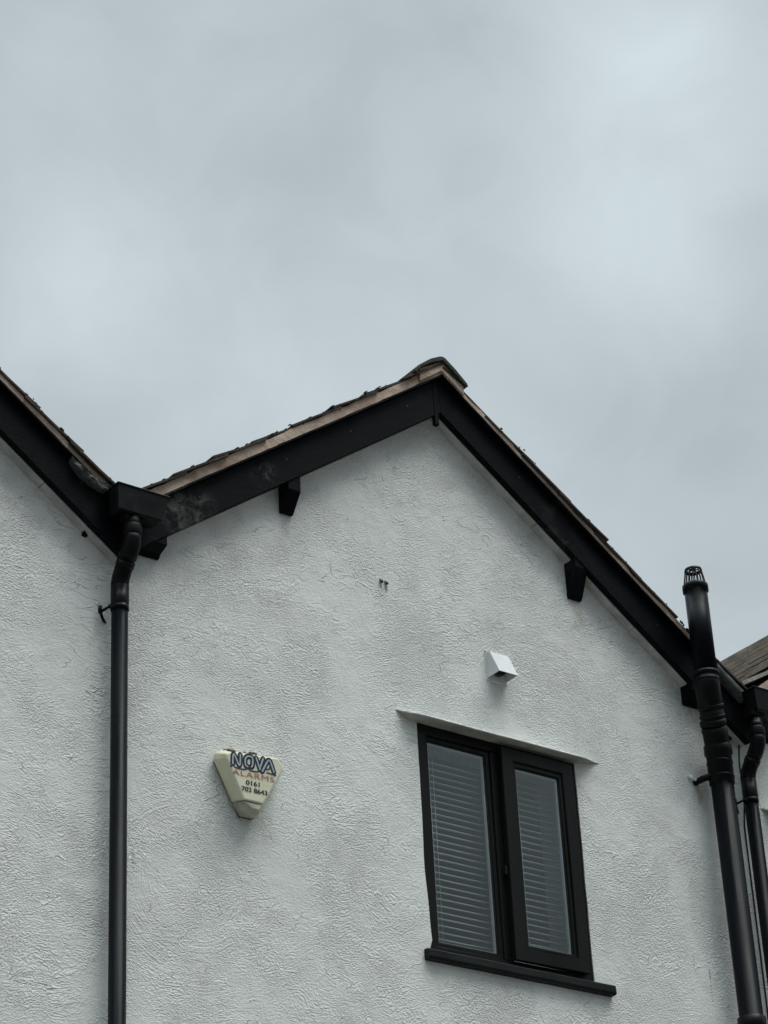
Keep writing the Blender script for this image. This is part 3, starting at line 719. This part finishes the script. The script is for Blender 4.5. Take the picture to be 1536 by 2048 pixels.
# ------------------------------------------------------------------ rain water pipes
def downpipe(x, zoff, hop, label, clip_z, bottom=0.15):
    t = thing('downpipe', label, 'drainpipe', 'black plastic downpipes in the valleys between gables')
    yl, yh = -.062, -.160; R = .0345
    z1 = 6.375 + zoff                                  # top of the straight lower pipe
    MB().tube([(x, yl, bottom), (x, yl, z1 - .10)], R, 48).build('pipe', M_PIPE, t)
    # lower socket and bend
    def arc(c, a0, a1, r, n=8): return [(x, c[0] + r * cos(a0 + (a1 - a0) * i / n), c[1] + r * sin(a0 + (a1 - a0) * i / n)) for i in range(n + 1)]
    RR = .0378
    lo = MB()
    lo.tube([(x, yl, z1 - .118), (x, yl, z1 - .114), (x, yl, z1 - .02)], [RR - .002, RR, RR], 48)
    path = [(x, yl, z1 - .03), (x, yl, z1 - .005), (x, yl - .010, z1 + .022), (x, yl - .026, z1 + .045), (x, yl - .046, z1 + .068)]
    lo.tube(path, [RR, RR, RR, RR - .0005, RR], 48)
    lo.build('lower_bend', M_PIPE2, t)
    md = MB(); md.tube([(x, yl - .030, z1 + .050), (x, yl - .075, z1 + .103)], R + .0005, 40)
    md.tube([(x, yl - .035, z1 + .056), (x, yl - .052, z1 + .076)], RR + .0022, 40)
    md.build('offset_pipe', M_PIPE2, t)
    up = MB()
    path = [(x, yl - .058, z1 + .083), (x, yl - .078, z1 + .108), (x, yl - .092, z1 + .130), (x, yh, z1 + .155), (x, yh, z1 + .18)]
    up.tube(path, [RR + .001, RR, RR, RR, RR], 48)
    up.build('upper_bend', M_PIPE2, t)
    co = MB(); co.tube([(x, yh, z1 + .172), (x, yh, z1 + .176), (x, yh, z1 + .212), (x, yh, z1 + .218)], [RR + .001, RR + .003, RR + .003, RR + .001], 48)
    co.tube([(x, yh, z1 + .20), (x, yh, z1 + .26)], R, 40)
    co.build('socket', M_PIPE2, t)
    # hopper
    (a0, a1, c0, c1, zt, zb_, yf) = hop
    h = MB(); yb = -.122
    def ring(x0, x1, y0, y1, z): return [(x0, y0, z), (x1, y0, z), (x1, y1, z), (x0, y1, z)]
    mid_z = zb_ + (zt - zb_) * .93
    h.loft([ring(c0 + .010, c1 - .010, yf + .012, yb, zb_ - .0), ring(c0, c1, yf, yb, zb_ + .006), ring(a0 + .004, a1 - .004, yf - .004, yb, mid_z), ring(a0, a1, yf - .008, yb, mid_z + .002), ring(a0, a1, yf - .008, yb, zt),
            ring(a0 + .008, a1 - .008, yf, yb - .006, zt), ring(c0 + .010, c1 - .010, yf + .012, yb - .006, zb_ + .012)], True)
    h.build('hopper', M_PIPE2, t, .002)
    MB().loft([ring(x - .050, x + .050, yf + .016, yb - .004, zb_ + .002), ring(x - .042, x + .042, yh - .020, yh + .034, zb_ - .020)], True).build('hopper_outlet', M_PIPE2, t, .004)
    # clips
    for k, cz in enumerate([clip_z, clip_z - 1.9, clip_z - 3.8]):
        if cz < .3: continue
        c = MB(); c.lathe((x, yl, cz), [(R, -.011), (R + .0035, -.011), (R + .0035, .011), (R, .011)], 48)
        c.box((x - .052, yl - .012, cz - .010), (x - R, yl + .006, cz + .004))
        c.tube([(x - .048, yl - .004, cz - .004), (x - .066, yl + .026, cz - .016), (x - .068, yl + .040, cz - .018)], .0058, 10)
        c.tube([(x - .073, yl + .034, cz - .024), (x - .073, yl + .034, cz + .006)], .0085, 12)
        c.tube([(x - .030, .004, cz - .046), (x - .052, -.012, cz - .036), (x - .068, -.024, cz - .020), (x - .072, -.028, cz - .010)], .0062, 10)
        c.build('pipe_clip', M_PIPE2, t)
    return t
downpipe(4.547, 0, (4.449, 4.702, 4.457, 4.666, 6.757, 6.630, -.200), 'black downpipe with box hopper in the left valley, nearest the alarm box', 6.253)
downpipe(8.078, -.105, (8.045, 8.300, 8.058, 8.265, 6.690, 6.566, -.205), 'black downpipe right of the thick vent pipe at the right edge', 6.140)

# ------------------------------------------------------------------ soil vent pipe
sp = thing('soil_vent_pipe', 'thick black soil vent pipe with slotted cage rising above the right eave', 'vent pipe')
xu, yu_, xl, yl_ = 7.738, -.200, 7.858, -.100; RS = .0565
MB().tube([(xu, yu_, 6.66), (xu, yu_, 7.155)], RS, 64).build('upper_pipe', M_PIPE, sp)
MB().tube([(xl, yl_, .1), (xl, yl_, 6.20)], RS - .001, 64).build('lower_pipe', M_PIPE, sp)
def ringz(b, x, y, z, r, h, bulge=.004):
    b.lathe((x, y, z), [(r, -h / 2), (r + bulge, -h / 2 + .002), (r + bulge, h / 2 - .002), (r, h / 2)], 56)
b = MB()
RB = RS + .005
path = [(xu, yu_, 6.675), (xu, yu_, 6.625), (xu + .008, yu_ + .008, 6.590), (xu + .025, yu_ + .022, 6.555), (xu + .045, yu_ + .040, 6.52)]
b.tube(path, RB, 56); ringz(b, xu, yu_, 6.676, RB, .020, .005); ringz(b, xu, yu_, 6.640, RB, .010, .003)
b.build('upper_bend', M_PIPE2, sp)
b = MB(); b.tube([(xu + .035, yu_ + .030, 6.540), (xl - .038, yl_ - .030, 6.425)], RS + .002, 56)
d = Vector((xl - .038 - xu - .035, yl_ - .03 - yu_ - .03, 6.425 - 6.540)).normalized()
for q, rr, w in ((.08, .0078, .010), (.46, .006, .008), (.70, .009, .016), (.98, .006, .010)):
    c = Vector((xu + .035, yu_ + .03, 6.54)).lerp(Vector((xl - .038, yl_ - .03, 6.425)), q)
    b.tube([c - d * w, c - d * (w * .8), c + d * (w * .8), c + d * w], [RS + .002, RS + rr, RS + rr, RS + .002], 56)
b.build('offset_coupling', M_PIPE2, sp)
b = MB(); b.tube([(xl - .050, yl_ - .042, 6.445), (xl - .026, yl_ - .022, 6.405), (xl - .006, yl_ - .006, 6.37), (xl, yl_, 6.335), (xl, yl_, 6.30)], RB, 56)
b.build('lower_bend', M_PIPE2, sp)
b = MB(); b.lathe((xl, yl_, 0), [(RS, 6.165), (RB, 6.168), (RB, 6.315), (RB + .007, 6.322), (RB + .007, 6.362), (RB, 6.368)], 56)
ringz(b, xl, yl_, 6.275, RB, .008, .003); ringz(b, xl, yl_, 6.200, RB, .008, .003)
b.build('socket', M_PIPE2, sp)
b = MB(); b.lathe((xl, yl_, 5.0), [(RS, -.06), (RB + .004, -.055), (RB + .004, .012), (RS, .018)], 56); b.build('lower_socket', M_PIPE2, sp)
b = MB()
b.tube([(xl - .050, yl_ + .01, 6.205), (xl - .078, yl_ + .045, 6.196), (xl - .082, .0, 6.194)], .016, 14)
b.build('wall_bracket', M_PIPE2, sp)
b = MB(); b.tube([(xl - .120, -.004, 6.222), (xl - .112, -.016, 6.206), (xl - .060, -.030, 6.188)], [.011, .008, .007], 12); b.build('bracket_strap', M_WHITE, sp)
# cage
b = MB(); z0 = 7.149
b.lathe((xu, yu_, z0), [(RS + .001, -.020), (RS + .0075, -.020), (RS + .0075, .012), (RS + .002, .018), (RS - .006, .018), (RS - .006, -.02)], 64)
b.build('cage_collar', M_PIPE2, sp)
b = MB(); nb = 18
for k in range(nb):
    a = 2 * pi * k / nb
    r0, r1, zt = RS - .001, .041, .098
    p0 = (xu + r0 * cos(a), yu_ + r0 * sin(a), z0 + .012); p1 = (xu + r1 * cos(a), yu_ + r1 * sin(a), z0 + zt)
    tn = Vector((-sin(a), cos(a), 0)) * .0027; nn = Vector((cos(a), sin(a), 0)) * .002
    b.loft([[Vector(p) - tn - nn, Vector(p) + tn - nn, Vector(p) + tn + nn, Vector(p) - tn + nn] for p in (p0, p1)], True)
b.lathe((xu, yu_, z0), [(.043, .092), (.0445, .096), (.042, .106), (.036, .108), (.035, .102), (.038, .094), (.043, .092)], 48)
for k in range(6):   # open rosette on top
    a = 2 * pi * k / 6
    cx, cy = xu + .0235 * cos(a), yu_ + .0235 * sin(a)
    b.tube([(cx + .0105 * cos(q * pi / 8), cy + .0105 * sin(q * pi / 8), z0 + .105) for q in range(17)], .0024, 6, False)
b.tube([(xu, yu_, z0 + .102), (xu, yu_, z0 + .108)], .012, 20)
b.build('vent_cage', M_PIPE2, sp)

# ------------------------------------------------------------------ loose cable by the right valley
cb = MB(); pts = [(8.115, -.035, 6.56), (8.094, -.028, 6.50), (8.083, -.024, 6.44), (8.072, -.024, 6.366), (8.068, -.026, 6.31), (8.074, -.03, 6.24), (8.070, -.024, 6.15), (8.060, -.014, 6.02), (8.058, -.012, 5.0), (8.058, -.012, .2)]
cb.tube(pts, .0042, 10)
tag(cb.build('cable', M_GASKET), 'thin black cable hanging between the thick vent pipe and the right downpipe', 'cable')
rs = MB(); rs.tube([(7.985, -.012, 6.555), (8.02, -.02, 6.525), (8.045, -.012, 6.475)], [.006, .010, .007], 10)
tag(rs.build('metal_hook', M_BOARD), 'short dark metal hook on the wall under the right eave behind the vent pipe', 'hook')

# ------------------------------------------------------------------ alarm bell box
A0 = Vector((5.17, 0, 5.62))
ab = thing('alarm_box', 'cream triangular burglar alarm box on the white wall with navy and red lettering', 'alarm box')
def poly3(pts, y): return [(A0.x + x, y, A0.z + z) for x, z in pts]
# outline: front face and the larger back outline (x, z relative to the box centre), cut corners
F = [(-.047, -.100), (.048, -.101), (.137, .050), (.148, .074), (.147, .100), (.122, .122), (-.112, .096), (-.131, .086), (-.127, .068)]
Bk = [(-.060, -.092), (.064, -.094), (.158, .046), (.171, .080), (.170, .112), (.142, .142), (-.112, .130), (-.146, .106), (-.148, .078)]
c = MB(); 
c.loft([poly3(Bk, -.012), poly3(Bk, -.030), poly3([(f[0] * .3 + k[0] * .7, f[1] * .3 + k[1] * .7) for f, k in zip(F, Bk)], -.048), poly3(F, -.085)], True)
c.build('cover', M_CREAM, ab, .007)
# strobe at the lower point
F2 = [(-.004, -.158), (.024, -.157), (.0465, -.1035), (-.0455, -.1025)]
B2 = [(-.022, -.142), (.050, -.140), (.0605, -.097), (-.0585, -.095)]
c = MB(); c.loft([poly3(B2, -.010), poly3(B2, -.030), poly3([(-.014, -.152), (.040, -.150), (.0575, -.1005), (-.0555, -.0985)], -.050), poly3([(-.006, -.128), (.030, -.128), (.0455, -.1040), (-.0445, -.1030)], -.080)], True)
c.build('strobe_lens', M_CREAM2, ab, .003)
MB().loft([poly3([(x * .95, z * .95) for x, z in [(-.022, -.150), (.045, -.148), (.150, .052), (.160, .100), (.134, .138), (-.112, .128), (-.142, .106), (-.144, .078)]], y) for y in (.004, -.013)], True).build('back_plate', M_GRIME, ab)
# top-left notch with dirt
c = MB()
for (x, z, y, r) in ((-.098, .112, -.066, .011), (-.090, .122, -.052, .012), (-.080, .120, -.058, .010), (-.105, .122, -.045, .010), (-.070, .126, -.046, .008), (.015, .134, -.050, .009), (.028, .136, -.048, .010), (.040, .137, -.046, .008), (-.018, .129, -.052, .006)):
    L = []
    for k in range(5):
        a = pi * (k + .5) / 5 - pi / 2
        L.append([(A0.x + x + r * 1.5 * cos(a) * cos(2 * pi * q / 9) * random.uniform(.8, 1.15), y + r * .5 * sin(a), A0.z + z + r * .55 * cos(a) * sin(2 * pi * q / 9) * random.uniform(.8, 1.2)) for q in range(9)])
    c.loft(L, True, True)
dt = c.build('dirt', M_GRIME, ab); dt['kind'] = 'stuff'
# logo: wide navy strokes with pale inline
def stroke(b, pts, w, y, closed=False):
    # smooth the polyline (Chaikin) then make a flat ribbon with round ends, 0.6 mm thick
    P = [Vector((p[0], p[1])) for p in pts]
    if len(P) > 2:
        for _ in range(2):
            Q = [P[0]]
            for i in range(len(P) - 1): Q += [P[i].lerp(P[i + 1], .25), P[i].lerp(P[i + 1], .75)]
            Q.append(P[-1]); P = Q
    for i in range(len(P) - 1):
        d_ = (P[i + 1] - P[i]); 
        if d_.length < 1e-6: continue
        d_.normalize(); n_ = Vector((-d_.y, d_.x)) * w / 2; yy = y - .00002 * (i % 2)
        q = [P[i] - n_, P[i + 1] - n_, P[i + 1] + n_, P[i] + n_]
        b.add([(A0.x + k.x, yy, A0.z + k.y) for k in q], [(0, 1, 2, 3)])
    for i, p in enumerate(P):
        yy = y - .00005 - .00001 * (i % 3)
        b.add([(A0.x + p.x + w / 2 * cos(2 * pi * k / 14), yy, A0.z + p.y + w / 2 * sin(2 * pi * k / 14)) for k in range(14)], [tuple(range(14))])
WIDE = [[(-0.1031, 0.0501), (-0.1009, 0.0912), (-0.0937, 0.0958), (-0.0725, 0.0477), (-0.0654, 0.0502), (-0.0632, 0.0975)],
        [(-0.0268, 0.0516), (-0.0389, 0.056), (-0.0394, 0.0844), (-0.029, 0.098), (-0.0088, 0.1014), (0.0011, 0.0934), (-0.0013, 0.0602), (-0.0077, 0.0547)],
        [(0.0181, 0.1002), (0.0371, 0.0523)], [(0.0362, 0.0603), (0.0543, 0.1041)],
        [(0.0482, 0.0466), (0.0772, 0.0989), (0.0859, 0.105), (0.0915, 0.1011), (0.1094, 0.0548)]]
BARS = [[(-0.116, 0.034), (-0.1082, 0.0368), (-0.1079, 0.0531)], [(-0.0949, 0.0397), (-0.0895, 0.0338), (-0.0361, 0.0353), (-0.0298, 0.0479)],
        [(-0.019, 0.0482), (-0.0182, 0.0362), (0.0277, 0.0381), (0.0337, 0.0516)], [(0.0711, 0.0597), (0.087, 0.0632), (0.0873, 0.0735)],
        [(0.0718, 0.0456), (0.118, 0.0417)]]
def sc_(L): return [[(x * .955 - .001, z - .002) for x, z in s] for s in L]
b = MB()
for s in sc_(WIDE): stroke(b, s, .0235, -.0862)
b.k = 1
for s in sc_(WIDE): stroke(b, s, .0072, -.0868)
b.k = 0
for s in sc_(BARS): stroke(b, s, .0058, -.0865)
b.build('logo', [M_NAVY, M_PALE], ab)
def text(body, x0, x1, z0, z1, tilt, mat, name, bold=0.0):
    cu = bpy.data.curves.new('lettering', 'FONT'); cu.body = body; cu.size = 1; cu.resolution_u = 6
    if len(body) == 6: cu.space_character = 1.12
    o = bpy.data.objects.new('lettering_tmp', cu); C.objects.link(o)
    bpy.context.view_layer.update()
    dg = bpy.context.evaluated_depsgraph_get(); me = bpy.data.meshes.new_from_object(o.evaluated_get(dg))
    bpy.data.objects.remove(o); bpy.data.curves.remove(cu)
    xs = [v.co.x for v in me.vertices]; ys = [v.co.y for v in me.vertices]; a, c_ = min(xs), min(ys); sx, sy = (x1 - x0) / (max(xs) - a), (z1 - z0) / (max(ys) - c_)
    for v in me.vertices:
        lx, lz = (v.co.x - a) * sx, (v.co.y - c_) * sy
        v.co = (A0.x + x0 + lx, -.0866, A0.z + z0 + lz + lx * tan(tilt))
    vs = [tuple(v.co) for v in me.vertices]; fs = [tuple(p.vertices) for p in me.polygons]; bpy.data.meshes.remove(me)
    b = MB()
    for q, (ox, oz) in enumerate(((0, 0), (bold, 0), (-bold, 0), (0, bold * .7))):
        b.add([(x + ox, y - q * .00006, z + oz) for x, y, z in vs], fs)
    me = bpy.data.meshes.new(name); me.from_pydata(b.v, [], b.f); me.materials.append(mat)
    r = bpy.data.objects.new(name, me); C.objects.link(r); r.parent = ab; return r
text("ALARMS", -.102, .104, .001, .024, radians(1.8), M_RED, 'lettering', .0004)
text("0161", -.036, .030, -.0315, -.0115, radians(1.8), M_BLACK, 'lettering', .0011)
text("702 8643", -.058, .067, -.0625, -.0425, radians(1.8), M_BLACK, 'lettering', .0011)

# ------------------------------------------------------------------ extractor vent cowl
vt = thing('vent_cowl', 'small white hooded extractor vent cover on the wall above the window', 'vent cover')
x0, x1, zb, zt, yo = 6.530, 6.640, 6.449, 6.576, -.090
th = .003
b = MB()
def side(x): 
    return [(x, 0.0, zb), (x, yo, zb), (x, -.030, zt - .004), (x, -.022, zt), (x, 0.0, zt)]
b.loft([side(x0), side(x0 + th)], True); b.loft([side(x1 - th), side(x1)], True)
b.loft([[(x, yo, zb), (x, yo + th, zb), (x, -.030 + th, zt - .007), (x, -.022, zt - .004), (x, .0, zt - .004), (x, .0, zt), (x, -.022, zt), (x, -.030, zt - .004)] for x in (x0 + th + .0002, x1 - th - .0002)], True)
b.build('hood', M_WHITE, vt, .0008)
MB().box((x0 - .009, -.005, zb - .012), (x1 + .008, .003, zt + .010)).build('back_plate', M_WHITE, vt, .001)
b = MB(); cx, cz = (x0 + x1) / 2, (zb + zt) / 2 - .004
b.tube([(cx, -.006, cz), (cx, -.028, cz)], .044, 32); b.build('duct_end', M_DARKIN, vt)
MB().tube([(x0 - .006, -.007, zt + .004), (x0 - .006, -.003, zt + .004)], .003, 10).build('screw', M_DARKIN, vt)

# ------------------------------------------------------------------ two wall plugs / weep tubes
for i, (x, z) in enumerate(((5.944, 6.788), (5.972, 6.786))):
    p = MB(); p.tube([(x, .004, z + .010), (x, -.013, z - .006)], [.0085, .0065], 14); p.k = 1
    p.tube([(x, -.0132, z - .0062), (x, -.0138, z - .0066)], .0048, 12)
    tag(p.build('wall_plug', [M_TUBE, M_BLACK]), ('left' if i == 0 else 'right') + ' one of two tiny brown plugs in the wall under the middle gable', 'wall plug', 'pair of tiny brown wall plugs')
